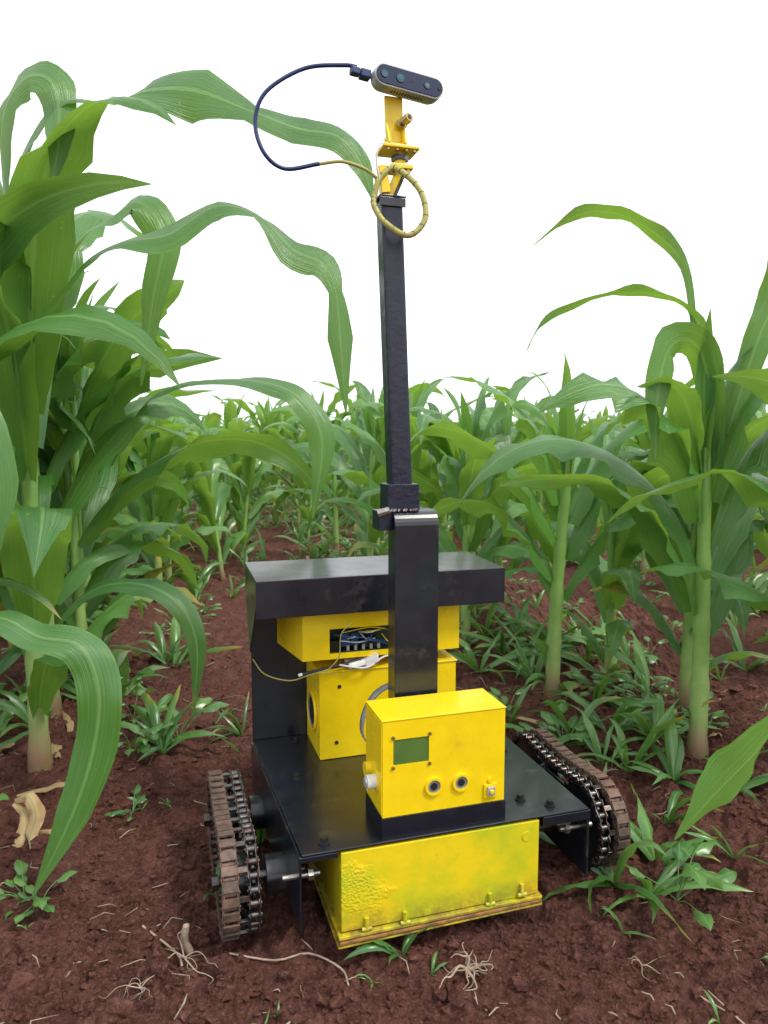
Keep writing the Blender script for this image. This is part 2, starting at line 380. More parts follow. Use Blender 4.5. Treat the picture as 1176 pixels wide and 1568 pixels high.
# hero plant on the left with the long leaves reaching to the mast
def exL(mb,rng,o):
    A=[(-.60,1.22,.93),(-.5715,1.18,1.0),(-.518,1.15,1.069),(-.465,1.13,1.103),(-.397,1.13,1.100),(-.338,1.13,1.117),(-.270,1.13,1.1155),(-.192,1.12,1.0836),(-.124,1.12,1.0595),(-.066,1.11,1.045),(-.032,1.11,1.006),(-.0155,1.105,.955)]
    hero(mb,off(A,o),[10,20,40,30,10,60,80,40,65,60,70,70],[.04,.05,.06,.045,.035,.078,.092,.045,.062,.055,.032,.003],rng)
    B=[(-.60,1.24,.72),(-.54,1.17,.79),(-.474,1.14,.847),(-.435,1.13,.881),(-.387,1.13,.903),(-.319,1.13,.914),(-.246,1.13,.955),(-.183,1.13,.939),(-.134,1.12,.890),(-.090,1.12,.870),(-.071,1.11,.828),(-.064,1.105,.760),(-.056,1.10,.650)]
    hero(mb,off(B,o),[20,30,30,25,30,45,50,20,45,60,80,85,85],[.04,.05,.055,.055,.055,.062,.066,.045,.058,.058,.022,.040,.002],rng)
    Hh=[(-.57,1.27,.86),(-.51,1.27,.94),(-.457,1.29,.985),(-.411,1.29,1.008),(-.371,1.28,.945),(-.388,1.27,.843),(-.409,1.26,.70)]
    hero(mb,off(Hh,o),[10,20,30,50,95,100,95],[.04,.05,.06,.065,.062,.048,.002],rng)
    D=[(-.60,1.26,.22),(-.56,1.26,.306),(-.491,1.26,.357),(-.411,1.25,.363),(-.348,1.24,.329),(-.319,1.23,.260),(-.325,1.22,.145)]
    hero(mb,off(D,o),[10,20,25,30,60,85,85],[.03,.035,.045,.045,.042,.034,.002],rng,dry=.35)
    I=[(-.60,1.22,.93),(-.585,1.18,1.03),(-.56,1.15,1.10),(-.515,1.13,1.135),(-.475,1.12,1.12),(-.465,1.11,1.05),(-.475,1.10,.97)]
    hero(mb,off(I,o),[30,40,60,60,80,90,90],[.04,.05,.06,.062,.06,.045,.002],rng)
newcorn(-.61,1.26,1.24,11,extra=exL,az0=R(-80),nl=12,lean=(.02,0),wf=1.05,sf=1.2)
def exC(mb,rng,o):
    C=[(-.56,.86,.34),(-.52,.88,.385),(-.467,.88,.399),(-.42,.88,.375),(-.376,.88,.367),(-.354,.875,.339),(-.346,.87,.292),(-.356,.865,.229),(-.380,.856,.157),(-.428,.847,.060)]
    hero(mb,off(C,o),[20,20,25,30,40,70,85,85,80,80],[.03,.035,.045,.05,.05,.055,.056,.054,.042,.002],rng,dry=.12)
    C2=[(-.60,.86,.62),(-.55,.88,.70),(-.50,.90,.66),(-.475,.90,.56),(-.48,.895,.45)]
    hero(mb,off(C2,o),[20,30,50,80,85],[.03,.05,.06,.055,.002],rng)
newcorn(-.64,.84,1.1,21,extra=exC,nl=9,az0=R(150),skip=tuple(range(9)))
def exG(mb,rng,o):
    G=[(-.60,1.62,.55),(-.54,1.60,.65),(-.478,1.60,.712),(-.365,1.60,.736),(-.237,1.60,.726),(-.167,1.59,.684),(-.131,1.58,.599),(-.153,1.57,.440)]
    hero(mb,off(G,o),[10,10,15,20,35,60,80,80],[.03,.04,.045,.055,.06,.065,.06,.002],rng)
newcorn(-.66,1.58,1.05,31,extra=exG)
# right-hand hero plants
def exR(mb,rng,o):
    R1=[(.577,1.31,.50),(.569,1.33,.650),(.552,1.34,.80),(.533,1.35,.915),(.482,1.35,.970),(.410,1.35,1.006),(.338,1.35,1.003),(.254,1.34,.943)]
    hero(mb,off(R1,o),[90,90,90,60,30,25,20,20],[.02,.010,.010,.016,.034,.04,.028,.002],rng,wave=.3)
    R2=[(.575,1.32,.60),(.57,1.33,.76),(.548,1.34,.829),(.494,1.34,.862),(.422,1.34,.868),(.338,1.34,.847),(.278,1.33,.811),(.251,1.33,.765)]
    hero(mb,off(R2,o),[60,40,10,10,20,20,30,30],[.03,.025,.025,.028,.032,.026,.018,.002],rng,wave=.3)
    R3=[(.58,1.30,.55),(.565,1.29,.68),(.53,1.27,.765),(.48,1.25,.77),(.455,1.24,.70),(.45,1.23,.58)]
    hero(mb,off(R3,o),[30,40,50,60,80,85],[.03,.05,.062,.065,.05,.002],rng)
    R5=[(.60,1.30,.62),(.64,1.29,.78),(.665,1.28,.86),(.66,1.27,.95),(.655,1.27,1.02)]
    hero(mb,off(R5,o),[60,70,80,60,60],[.03,.05,.06,.03,.002],rng,wave=.3)
newcorn(.575,1.305,.86,45,extra=exR,az0=R(195),nl=12,sf=1.3,skip=(0,1,2),wf=1.12)
newcorn(.383,1.63,.82,52,az0=R(170),nl=11,sf=1.35,skip=(0,1,2),wf=1.1)
newcorn(.71,1.14,.80,61,az0=R(20),nl=11,skip=(0,1,2),sf=1.2)
def exN(mb,rng,o):
    R4=[(.50,.66,.36),(.43,.65,.40),(.356,.62,.385),(.312,.60,.351),(.282,.60,.317),(.249,.60,.275)]
    hero(mb,off(R4,o),[20,20,35,65,75,75],[.03,.04,.055,.058,.042,.002],rng)
newcorn(.56,.68,.8,71,extra=exN,skip=tuple(range(9)),nl=9)
# remaining near plants in the two bordering rows
def rowpos(off_,t): return ND*off_+RD*t
rg=random.Random(5); k=0
for o_,ts,Hs in ((-.24,[1.60,1.80,2.0,2.18,2.38,2.58,2.8,3.0,3.25,3.6,3.95],1.02),(-.48,[1.38,1.55,1.74,1.95,2.2],1.12),(.05,[2.75,3.05,3.3,3.6,3.9,4.2],.86),(.88,[1.95,2.15,2.4,2.6,2.9,3.2,3.55],.86),(1.10,[1.05,1.35,1.6,1.85,2.1],.88)):
    for t in ts:
        p=rowpos(o_+rg.uniform(-.06,.06),t+rg.uniform(-.06,.06)); k+=1
        newcorn(p[0],p[1],Hs*rg.uniform(.78,1.10),200+k,nseg=15,sf=1.15)
# field
fld=bpy.data.objects.new("corn_field",None); scene.collection.objects.link(fld)
V=[]
for s in range(16):
    mb=MB(); rng=random.Random(900+s); corn(mb,rng.uniform(.76,1.0),rng,nl=rng.choice([9,10,11,12]),nseg=11,AC=AC5,wf=1.12); V.append(mb.mesh("corn_field_plant",[M_leafF,M_stem]))
k=0
for ri in range(-34,46):
    o_=ROW0+ROWS*.5*ri
    t=.2 if ri%2==0 else 3.0
    while t<22:
        t+=rg.uniform(.15,.36)+max(0,t-8)*.03+(.08 if ri%2 else 0)
        p=rowpos(o_+rg.uniform(-.12,.12),t)
        if ri in(0,2) and t<4.0: continue
        if p[1]<.9 or abs(p[0])>.62*p[1]+.9: continue
        if p[1]<2.2 and -.9<p[0]<.8: continue
        h=rg.uniform(.70,1.10)*(1.12 if p[0]<-.9 and p[1]<4 else 1)
        ob=bpy.data.objects.new("field_plant",V[rg.randrange(16)]); scene.collection.objects.link(ob); ob.parent=fld
        ob.location=(p[0],p[1],float(ground_h(p[0],p[1]))*(1 if p[1]<14 else 0)-.005); ob.rotation_euler=(rg.uniform(-.12,.12),rg.uniform(-.12,.12),rg.random()*6.28); ob.scale=(h,h,h*rg.uniform(.90,1.08)); k+=1
print("field plants",k)

# ---------------------------------------------------------------- weeds
def tuft(mb,x,y,rng,sc=1,nl=7,wide=1,lo=.07):
    z=float(ground_h(x,y))
    for j in range(nl):
        az=rng.random()*6.28; L=sc*rng.uniform(lo,.17)
        rleaf(mb,(x,y,z),az,R(rng.uniform(30,80)),R(rng.uniform(40,120)),L,wide*L*rng.uniform(.08,.14),rng,8,rng.choice([0,0,0,.2,.6]),AC=AC5)
def weedobj(x,y,seed,sc=1,nl=7,wide=1,name="grass_weed"):
    mb=MB(); rng=random.Random(seed); tuft(mb,x,y,rng,sc,nl,wide); return mb.obj(name,[M_weed],fix=False)
for i,(x,y,s,nl,wd) in enumerate([(.325,.985,1.35,9,1.1),(.40,1.03,.9,8,1.6),(.36,.945,.9,7,1.3),(.45,1.43,1.2,9,1.3),(.40,1.30,.9,7,1),(.36,1.18,.7,7,1.2),(.50,1.22,1.0,8,1.4),(.44,1.27,1.3,9,1.2),(.52,1.36,1.2,9,1.2),(.38,1.42,1.1,9,1.1),(.36,1.72,1.3,9,1),(.47,1.6,1.2,9,1.1),(-.19,1.07,.7,6,1.1),(.02,.825,.5,6,1.4),(.055,.80,.3,4,1.4),(.26,1.5,.8,7,1),(.58,1.18,.9,7,1.3),(.50,1.0,.6,6,1.2),(-.225,.93,.6,5,1),(-.42,1.35,.9,7,.9),(-.30,1.5,.9,7,.8),(.30,.87,.3,5,1),(.45,1.12,.8,7,.9)]):
    weedobj(x,y,300+i,s,nl,wd)
mb=MB(); rng=random.Random(8)
for i in range(760):
    t=1.45+6.5*rng.random()**1.3; o_=ROW0+ROWS*rng.choice([-1,0,0,1,1,1,2,2,3])+rng.gauss(0,.21)
    p=rowpos(o_,t)
    if -.35<p[0]<.3 and p[1]<1.75: continue
    tuft(mb,p[0],p[1],rng,rng.uniform(.5,1.6),rng.randint(4,7),rng.uniform(.7,1.7))
mb.obj("undergrowth",[M_weed],fix=False)
# tiny scattered seedlings
mb=MB(); rng=random.Random(18)
for i in range(70):
    y=.66+1.5*rng.random(); x=rng.uniform(-.5,.6)*(y+.1)
    if -.2<x<.36 and .84<y<1.35: continue
    tuft(mb,x,y,rng,rng.uniform(.10,.30),rng.randint(2,5),rng.uniform(1,2))
mb.obj("seedlings",[M_weed],fix=False)
# small broadleaf weeds
def broad(mb,x,y,rng,sc=1):
    z=float(ground_h(x,y))
    for j in range(9):
        az=rng.random()*6.28; L=.03*sc*rng.uniform(.7,1.3); e=R(rng.uniform(15,70))
        st=Vector((x,y,z+.003)); tip=st+Vector((math.cos(az)*math.cos(e),math.sin(az)*math.cos(e),math.sin(e)))*L*rng.uniform(.6,1.3)
        mb.tube([st,(st+tip)/2+Vector((0,0,.004)),tip],.0007,5,0)
        rleaf(mb,tip,az,R(20),R(50),L*.9,L*.45,rng,6,AC=AC5)
for i,(x,y,s) in enumerate([(-.465,.90,1.1),(-.44,.885,.8),(-.40,1.12,.8),(.39,.925,1.7),(-.115,.70,.6),(.30,1.30,.8)]):
    mb=MB(); broad(mb,x,y,random.Random(40+i),s); mb.obj("broadleaf_weed",[M_weed],fix=False)
mb=MB(); rng=random.Random(77)
for i in range(170):
    p=rowpos(ROW0+ROWS*rng.choice([0,1,1,1,2])+rng.gauss(0,.22),rng.uniform(1.1,3.6))
    if -.4<p[0]<.33 and p[1]<1.5: continue
    broad(mb,p[0],p[1],rng,rng.uniform(.7,1.8))
mb.obj("broadleaf_undergrowth",[M_weed],fix=False)
# straw, roots, husk
mb=MB(); rng=random.Random(4)
for i in range(620):
    y=.63+1.9*rng.random()**1.3; x=rng.uniform(-.6,.68)*(y+.1)
    if -.25<x<.4 and .8<y<1.2 and rng.random()<.8: continue
    a=rng.random()*6.28; L=rng.uniform(.008,.035) if rng.random()<.94 else rng.uniform(.05,.09); z=float(ground_h(x,y))+.004
    d=Vector((math.cos(a),math.sin(a),rng.uniform(-.1,.2)))*L; q=Vector((rng.gauss(0,.2),rng.gauss(0,.2),rng.random()*.15))*L
    th=rng.uniform(.5,1.4)
    mb.tube([Vector((x,y,z)),Vector((x,y,z))+d*.5+q,Vector((x,y,z))+d],[.0006*th,.0009*th,.0003],4,0,False)
mb.obj("straw_litter",[M_straw],fix=False)
mb=MB(); rng=random.Random(14)
for i in range(44):   # dead corn-leaf scraps along the rows
    p=rowpos(ROW0+ROWS*rng.choice([0,1,1])+rng.gauss(0,.12),rng.uniform(1.15,3.6)); z=float(ground_h(*p))+.006
    rleaf(mb,(p[0],p[1],z),rng.random()*6.28,R(rng.uniform(0,25)),R(30),rng.uniform(.05,.14),rng.uniform(.01,.025),rng,8,0,wave=.5,AC=AC5)
mb.obj("dead_leaf_litter",[M_husk],fix=False)
def rootcl(x,y,seed,n,L0,name,thick=.0016,up=.3):
    mb=MB(); rng=random.Random(seed); z=float(ground_h(x,y))+.004
    for j in range(n):
        a=rng.random()*6.28; p=Vector((x,y,z+.008)); P=[p.copy()]; l1=L0*rng.uniform(.4,1.2)
        for q in range(5):
            a+=rng.gauss(0,.7); p=p+Vector((math.cos(a),math.sin(a),rng.gauss(-.05 if q else up,.25)))*l1*rng.uniform(.12,.3)
            p.z=max(p.z,float(ground_h(p.x,p.y))-.001); P.append(p.copy())
        c=catmull(P,3); tk=thick*rng.uniform(.4,1.1); mb.tube(c,[tk*(1-.8*i/(len(c)-1)) for i in range(len(c))],5,0)
    mb.obj(name,[M_straw],fix=False)
rootcl(.095,.785,1,20,.038,"root_cluster",.0022)
rootcl(-.235,.81,2,9,.045,"dead_stalk_stub",.0012,.5)
rootcl(-.27,.76,3,9,.045,"root_cluster",.0008)
rootcl(.30,.80,5,5,.03,"root_cluster",.0008)
mb=MB()
def gz_(P,dz=.004): return [(x,y,float(ground_h(x,y))+dz+e) for x,y,e in P]
mb.tube(catmull(gz_([(-.185,.825,.002),(-.13,.822,.004),(-.09,.826,.002),(-.05,.80,.004),(-.04,.775,0)]),4),.0013,6,0)
mb.tube(catmull(gz_([(-.30,.86,0),(-.25,.83,.006),(-.235,.80,0)]),4),.0015,6,0)
mb.tube(catmull(gz_([(-.235,.835,-.005),(-.240,.83,.022),(-.236,.825,.042)]),4),[.0052,.005,.0052,.005,.0048,.005,.0047,.0048,.0036],7,0)
mb.obj("dry_twig",[M_straw],fix=False)
mb=MB(); rng=random.Random(2)
hero(mb,[(-.555,1.06,.075),(-.53,1.05,.085),(-.515,1.04,.06),(-.52,1.03,.03),(-.505,1.0,.012)],[20,50,70,100,60],[.01,.022,.03,.022,.008],rng,cup=.9,wave=.6)
hero(mb,[(-.555,1.06,.07),(-.535,1.05,.055),(-.53,1.03,.02),(-.545,1.01,.01)],[20,60,40,80],[.01,.02,.028,.01],rng,cup=.9,wave=.6)
hero(mb,[(-.52,1.05,.03),(-.49,1.03,.035),(-.48,1.0,.012)],[20,70,60],[.01,.022,.004],rng,cup=.9,wave=.6)
mb.obj("dry_husk",[M_husk],fix=False)

# ================================================================ ROBOT
PH=R(17); OX,OY=-.094,.801; cp,sp_=math.cos(PH),math.sin(PH)
rob=bpy.data.objects.new("tracked_robot",None); scene.collection.objects.link(rob); rob.location=(OX,OY,0); rob.rotation_euler=(0,0,PH)
def loc(x,y,z):
    dx,dy=x-OX,y-OY; return Vector((dx*cp+dy*sp_,-dx*sp_+dy*cp,z))
W_=.375
# sheet metal body
mb=MB(); T=.003
mb.prism([(0,0,.137),(W_,0,.137),(W_,.343,.137),(-.014,.343,.137)],(0,0,.003))   # deck
mb.box((-.014,.340,.1402),(.296,.343,.417))                # back wall
CU0,CU1=-.021,.354
mb.prism([(CU0,.212,.4165),(CU1,.212,.4165),(CU1-.004,.345,.421),(CU0,.345,.421)],(0,0,.003)) # top cover
mb.box((CU0,.209,.366),(CU1,.2119,.4196))                # front lip
mb.prism([(CU0,.2122,.4162),(CU0,.343,.4205),(CU0,.343,.375),(CU0+.002,.315,.29),(CU0,.2122,.385)],(.002,0,0))
mb.prism([(-.003,.002,.1368),(-.017,.34,.1368),(-.017,.34,.06),(-.007,.10,.045),(-.003,.002,.045)],(.003,0,0)) # left skirt
mb.prism([(W_,.002,.1368),(W_,.34,.1368),(W_,.34,.06),(W_,.10,.045),(W_,.002,.045)],(.003,0,0))
mb.box((-.003,.0,.130),(.042,.0018,.1369)); mb.box((.31,.0,.124),(W_+.003,.0018,.1369))
mb.box((.311,.05,.03),(.314,.2,.1365))
mb.obj("body_shell",[M_blk],rob,.0012)
mb=MB(); mb.box((.318,.125,.04),(.372,.127,.128)); mb.obj("skirt_reflection",[M_yel2],rob,.001)  # added plate, its colour stands in for yellow reflected inside the right skirt
# bolts on deck
mb=MB()
for u,v in ((.03,.018),(.33,.02),(.30,.045),(.345,.19),(.028,.19),(.05,.318),(.20,.05)):
    mb.cyl((u,v,.1402),(u,v,.1425),.007,14,0); mb.cyl((u,v,.1425),(u,v,.1475),.0045,6,0,sm=False)
mb.obj("deck_bolts",[M_dark],rob)
# lower yellow box
mb=MB()
mb.box((.046,.0,.036),(.304,.20,.1345),0)
mb.prism([(.042,-.005,.0290),(.308,-.005,.0310),(.308,.205,.031),(.042,.205,.029)],(0,0,.0045),0)
mb.prism([(.043,-.006,.0235),(.307,-.006,.0265),(.307,.200,.0265),(.043,.200,.0235)],(0,0,.004),1)
mb.prism([(.041,-.004,.0180),(.308,-.005,.0225),(.308,.200,.0225),(.041,.200,.0180)],(0,0,.003),0)
for u,w in ((.076,.040),(.124,.038),(.236,.040),(.280,.044)):
    mb.cyl((u,-.003,w-.004),(u,-.003,w+.011),.0028,8,0)
    mb.cyl((u-.006,-.003,w-.003),(u+.006,-.003,w-.003),.003,8,0)
mb.cyl((.286,-.001,.116),(.286,.004,.116),.006,12,0)
mb.obj("lower_battery_box",[M_yel2,M_wood],rob,.0015)
# axle bolts in front brackets
mb=MB()
mb.cyl((-.02,.018,.105),(.024,.018,.105),.0035,10); mb.cyl((.010,.018,.105),(.016,.018,.105),.007,6,sm=False)
mb.cyl((.345,.02,.105),(.392,.02,.105),.0035,10); mb.cyl((.352,.02,.105),(.358,.02,.105),.007,6,sm=False)
mb.cyl((.335,.012,.118),(.355,.012,.118),.003,8)
mb.obj("axle_bolts",[M_steel],rob)
# control box
mb=MB()
mb.box((.0975,.005,.1403),(.2585,.078,.1655),1)
u0,u1,v0,v1,w0,w1=.0986,.2572,.007,.076,.1657,.2835
lu0,lu1,lw0,lw1=.112,.157,.229,.2605
mb.box((u0,v0+.0022,w0),(u1,v1,w1),0)
mb.box((u0,v0,w0),(lu0,v0+.002,w1),0); mb.box((lu1,v0,w0),(u1,v0+.002,w1),0)
mb.box((lu0,v0,w0),(lu1,v0+.002,lw0),0); mb.box((lu0,v0,lw1),(lu1,v0+.002,w1),0)
ob=mb.obj("control_box",[M_yel,M_blk],rob,0)
mb=MB(); mb.box((u0-.0012,v0-.0008,w1+.0002),(u1+.0012,v1+.001,w1+.0022)); mb.box((u0-.0014,v0+.0005,w0+.003),(u0-.0002,v1-.001,w1-.001)); mb.obj("control_box_lid",[M_yel],rob,.001)
mb=MB(); mb.box((lu0+.0002,v0+.0012,lw0+.0002),(lu1-.0002,v0+.0021,lw1-.0002),0); mb.obj("display",[M_lcd],rob)
mb=MB()
for u in (.163,.1985):
    mb.ring((u,v0-.0035,.197),(0,1,0),.0082,.0112,.0034,28,0)
    mb.cyl((u,v0-.0016,.197),(u,v0-.0002,.197),.0082,24,1); mb.cyl((u,v0-.0028,.197),(u,v0-.0018,.197),.0045,18,2)
mb.obj("ultrasonic_sensors",[M_yel,M_grey,M_dark],rob)
mb=MB()
mb.box((.229,v0-.003,.172),(.246,v0-.0002,.190),0); mb.box((.2325,v0-.006,.176),(.2425,v0-.0032,.187),1); mb.box((.235,v0-.009,.180),(.240,v0-.0062,.184),0)
mb.cyl((.2375,v0-.003,.194),(.2375,v0-.0002,.194),.0035,10,0)
for u,w in ((.1115,.2635),(.1575,.2635),(.1575,.2265),(.1115,.2265)): mb.cyl((u,v0-.002,w),(u,v0-.0002,w),.0022,8,2)
mb.cyl((u0-.003,.028,.203),(u0-.0004,.028,.203),.013,20,0)
mb.cyl((u0-.014,.028,.203),(u0-.003,.028,.203),.0085,18,3); mb.cyl((u0-.016,.028,.203),(u0-.014,.028,.203),.006,18,1)
mb.cyl((u0-.008,.058,.205),(u0-.0014,.058,.205),.009,18,0)
mb.obj("switches",[M_yel,M_alu,M_gold,M_white],rob,.0005)
# inner yellow blocks
SH=-.013
mb=MB()
mb.box((.085+SH,.237,.1404),(.300+SH,.335,.272),0)
mb.box((.083+SH,.235,.2722),(.302+SH,.337,.2747),0)
mb.ring((.0848+SH,.285,.20),(-1,0,0),.021,.026,.003,28,2); mb.ring((.0848+SH,.285,.20),(-1,0,0),.0262,.031,.004,28,0); mb.cyl((.0847+SH,.285,.20),(.083+SH,.285,.20),.021,24,1)
for u,w in ((.115,.25),(.11,.165)): mb.cyl((u+SH,.236,w),(u+SH,.2369,w),.003,8,1)
mb.obj("inner_motor_box",[M_yel,M_dark,M_grey],rob,.0015)
mb=MB()
fu0,fu1=.048,.292; fz0,fz1=.292,.385; ou0,ou1,oz0,oz1=.088,.245,.300,.337
V0=.238
mb.box((fu0,V0,fz0),(ou0,V0+.002,fz1)); mb.box((ou1,V0,fz0),(fu1,V0+.002,fz1)); mb.box((ou0,V0,fz0),(ou1,V0+.002,oz0)); mb.box((ou0,V0,oz1),(ou1,V0+.002,fz1))
mb.prism([(fu0,V0,fz0),(fu0-.022,.335,fz0+.004),(fu0-.022,.335,fz1),(fu0,V0,fz1)],(.0018,.0002,0))
mb.box((fu0,V0+.0022,fz0+.0003),(fu1,.335,fz0+.0023)); mb.box((fu1-.002,V0+.0022,fz0+.003),(fu1,.335,fz1))
mb.obj("electronics_tray",[M_yel],rob,0)
mb=MB()
mb.box((.06,.28,fz0+.004),(.285,.283,.37),0)
for a in (.112,.127): mb.box((a,.262,.303),(a+.011,.274,.322),1)
mb.box((.144,.258,.300),(.166,.276,.312),2); mb.box((.094,.262,.296),(.108,.275,.312),2); mb.box((.108,.255,.2945),(.2,.278,.2975),0)
for q in range(5): mb.cyl((.12+q*.012,.256,.298),(.12+q*.012,.256,.306),.0026,8,3)
rng=random.Random(3)
for q in range(12):
    a=Vector((rng.uniform(.095,.2),.256,rng.uniform(.298,.33))); b_=Vector((rng.uniform(.095,.2),.256,rng.uniform(.298,.33)))
    mb.tube(catmull([a,(a+b_)/2+Vector((0,-.012,rng.uniform(-.008,.012))),b_],5),.0009,6,rng.choice([4,4,2,1,5]))
mb.obj("circuit_boards",[M_pcb,M_blue,M_dark,M_alu,M_white,M_yel],rob)
mb=MB()
mb.obox((.130,.245,.283),((1,.2,.1),(0,1,0),(0,.2,1)),(.016,.015,.004),0)
mb.obox((.150,.24,.287),((1,-.3,.5),(0,1,0),(0,.2,1)),(.011,.012,.006),0)
mb.obj("paper_wads",[M_white],rob,.002)
# wiring
mb=MB()
mb.tube(catmull([(-.012,.337,.272),(.0,.29,.262),(.03,.25,.262),(.055,.225,.276),(.082,.22,.283)],6),.0011,6,0)
mb.tube(catmull([(.082,.22,.283),(.098,.222,.30),(.10,.215,.335),(.115,.21,.352)],6),.0009,6,0)
mb.tube(catmull([(.046,.23,.276),(.080,.226,.283),(.110,.234,.284),(.135,.24,.288)],5),.0028,8,1)
mb.tube([(.040,.23,.275),(.050,.23,.277)],.0025,8,2)
mb.tube(catmull([(.10,.23,.285),(.14,.225,.279),(.17,.235,.29),(.20,.25,.285)],5),.0016,6,2)
mb.obj("wires",[M_wrap,M_dark,M_white],rob)
# grey ribbon arc behind the control box
mb=MB(); P=catmull([(.19,.12,.27),(.165,.13,.285),(.13,.125,.28),(.108,.12,.255),(.103,.115,.225),(.12,.10,.20)],6)
vs=[];fs=[]
for i,p in enumerate(P):
    vs+= [p+Vector((0,-.008,0)),p+Vector((0,.008,0))]
    if i: fs.append((2*i-2,2*i-1,2*i+1,2*i))
mb.add(vs,fs,0,True); o=mb.obj("ribbon_cable",[M_grey],rob); s=o.modifiers.new("s",'SOLIDIFY'); s.thickness=.0015
# mast bracket (bent flat channel)
a0,a1=.139,.198
mb=MB()
prof=[(.085,.1403),(.085,.505)]+[(.085+.018*(1-math.cos(t)),.505+.018*math.sin(t)) for t in [R(x) for x in (15,30,45,60,75,90)]]+[(.125,.523),(.125,.519)]+[(.103,.519)]+[(.089+.014*(1-math.cos(t)),.505+.014*math.sin(t)) for t in [R(x) for x in (75,60,45,30,15,0)]]+[(.089,.1403)]
mb.prism([(a0,v,w) for v,w in prof],(a1-a0,0,0),0)
mb.box((a0+.001,.0892,.145),(a0+.003,.118,.50)); mb.box((a1-.003,.0892,.145),(a1-.001,.118,.50))
mb.obj("mast_bracket",[M_blk],rob,.0008)
# mast
def mastp(z): 
    t=(z-.54)/(.908-.54); return (.1538-.0135*t,.112+.004*t)
mb=MB()
b0=mastp(.40); b1=mastp(.908)
h=.0138
def sq(c,z,h,hy=None): 
    hy=hy or h; return [(c[0]-h,c[1]-hy,z),(c[0]+h,c[1]-hy,z),(c[0]+h,c[1]+hy,z),(c[0]-h,c[1]+hy,z)]
mb.add(sq(b0,.40,h)+sq(b1,.908,h),[(0,3,2,1),(4,5,6,7),(0,1,5,4),(1,2,6,5),(2,3,7,6),(3,0,4,7)],0)
o=mb.obj("mast_pole",[M_pole],rob,.0035)
mb=MB(); c=mastp(.54); 
mb.add(sq(c,.523,.0215,.018)+sq(mastp(.557),.557,.0205,.018),[(0,3,2,1),(4,5,6,7),(0,1,5,4),(1,2,6,5),(2,3,7,6),(3,0,4,7)],0)
mb.box((.122,.098,.498),(.142,.13,.5228),0)
mb.cyl((.121,.10,.520),(.135,.095,.5245),.005,8,1)
rng=random.Random(1)
for q in range(16):
    xx=c[0]-.018+rng.random()*.04; mb.cyl((xx,.0945,.5232),(xx+.002,.093,.5255),.0018,6,1)
mb.obj("mast_collar",[M_pole,M_steel],rob,.0015)
# head bracket
mb=MB()
cu,cv=b1
mb.box((cu-.017,cv-.017,.9082),(cu+.017,cv+.017,.9105),2)
mb.box((cu-.0165,cv-.0165,.897),(cu+.0165,cv-.0145,.9080),2)
mb.obox((cu-.011,cv-.012,.928),((1,0,.15),(0,1,0),(-.15,0,1)),(.0055,.006,.016),0)
mb.obox((cu+.004,cv-.006,.926),((1,0,-.45),(0,1,0),(.45,0,1)),(.004,.007,.020),0)
mb.obox((cu+.010,cv-.01,.925),((1,0,-.45),(0,1,0),(.45,0,1)),(.0018,.006,.019),2)
mb.box((cu-.002,cv-.018,.9425),(cu+.026,cv+.012,.9475),0)
mb.cyl((cu+.012,cv-.006,.9475),(cu+.012,cv-.006,.966),.0075,12,0)
mb.cyl((cu+.012,cv-.006,.954),(cu+.012,cv-.006,.960),.011,6,2,sm=False)
mb.box((cu-.014,cv-.024,.9640),(cu+.032,cv+.014,.9675),0)
mb.box((cu-.010,cv-.018,.9676),(cu+.022,cv+.010,.9705),0)
for du in (-.007,.004,.016,.026): mb.cyl((cu+du,cv-.020,.9610),(cu+du,cv-.020,.9639),.0026,8,1)
for du in (.002,.02): mb.cyl((cu+du,cv-.014,.936),(cu+du,cv-.014,.9424),.003,8,1)
# upright tab
mb.prism([(cu-.008,cv-.004,.9706),(cu+.019,cv-.004,.9706),(cu+.017,cv-.004,.985),(cu+.016,cv-.004,1.030),(cu-.007,cv-.004,1.030),(cu-.005,cv-.004,.985)],(0,.004,0),0)
mb.prism([(cu-.0062,cv-.005,.971),(cu-.0062,cv-.02,.971),(cu-.0062,cv-.005,1.0)],(.003,0,0),0)
mb.prism([(cu+.0145,cv-.005,.971),(cu+.0145,cv-.02,.971),(cu+.0145,cv-.005,1.0)],(.003,0,0),0)
p=Vector((cu+.012,cv-.004,.996)); d=Vector((.35,-.9,.25)).normalized()
mb.cyl(p,p+d*.012,.0035,10,1); mb.cyl(p+d*.003,p+d*.007,.0075,6,1,sm=False); mb.cyl(p+d*.012,p+d*.020,.0055,12,1); mb.cyl(p+d*.0200,p+d*.0205,.003,10,3)
mb.obj("camera_bracket",[M_yel,M_gold,M_blk,M_dark],rob,.0007)
# depth camera
cE=bpy.data.objects.new("depth_camera",None); scene.collection.objects.link(cE); cE.parent=rob; cE.location=(.158,.105,1.041); cE.rotation_euler=(R(-2),R(4),R(6))
def stad(hw,r,y,n=10):
    P=[]
    for k in range(n+1): a=-math.pi/2+math.pi*k/n; P.append(Vector((hw-r+r*math.cos(a),y,r*math.sin(a))))
    for k in range(n+1): a=math.pi/2+math.pi*k/n; P.append(Vector((-hw+r+r*math.cos(a),y,r*math.sin(a))))
    return P
mb=MB()
secs=[stad(.0452,.0124,-.0122),stad(.0455,.0128,-.009),stad(.0455,.0128,.002),stad(.043,.0115,.008),stad(.038,.008,.0125)]
m=len(secs[0]); vs=[p for s in secs for p in s]
mb.add(vs,[(j*m+k,j*m+(k+1)%m,(j+1)*m+(k+1)%m,(j+1)*m+k) for j in range(4) for k in range(m)],0,True)
mb.add(secs[-1],[tuple(range(m))],0)
mb.add(secs[0],[tuple(range(m))[::-1]],0)
for q in range(12): mb.box((-.020+q*.0036,-.0055,-.0131),(-.0186+q*.0036,.000,-.0126),1)
mb.obj("housing",[M_alu,M_dark],cE)
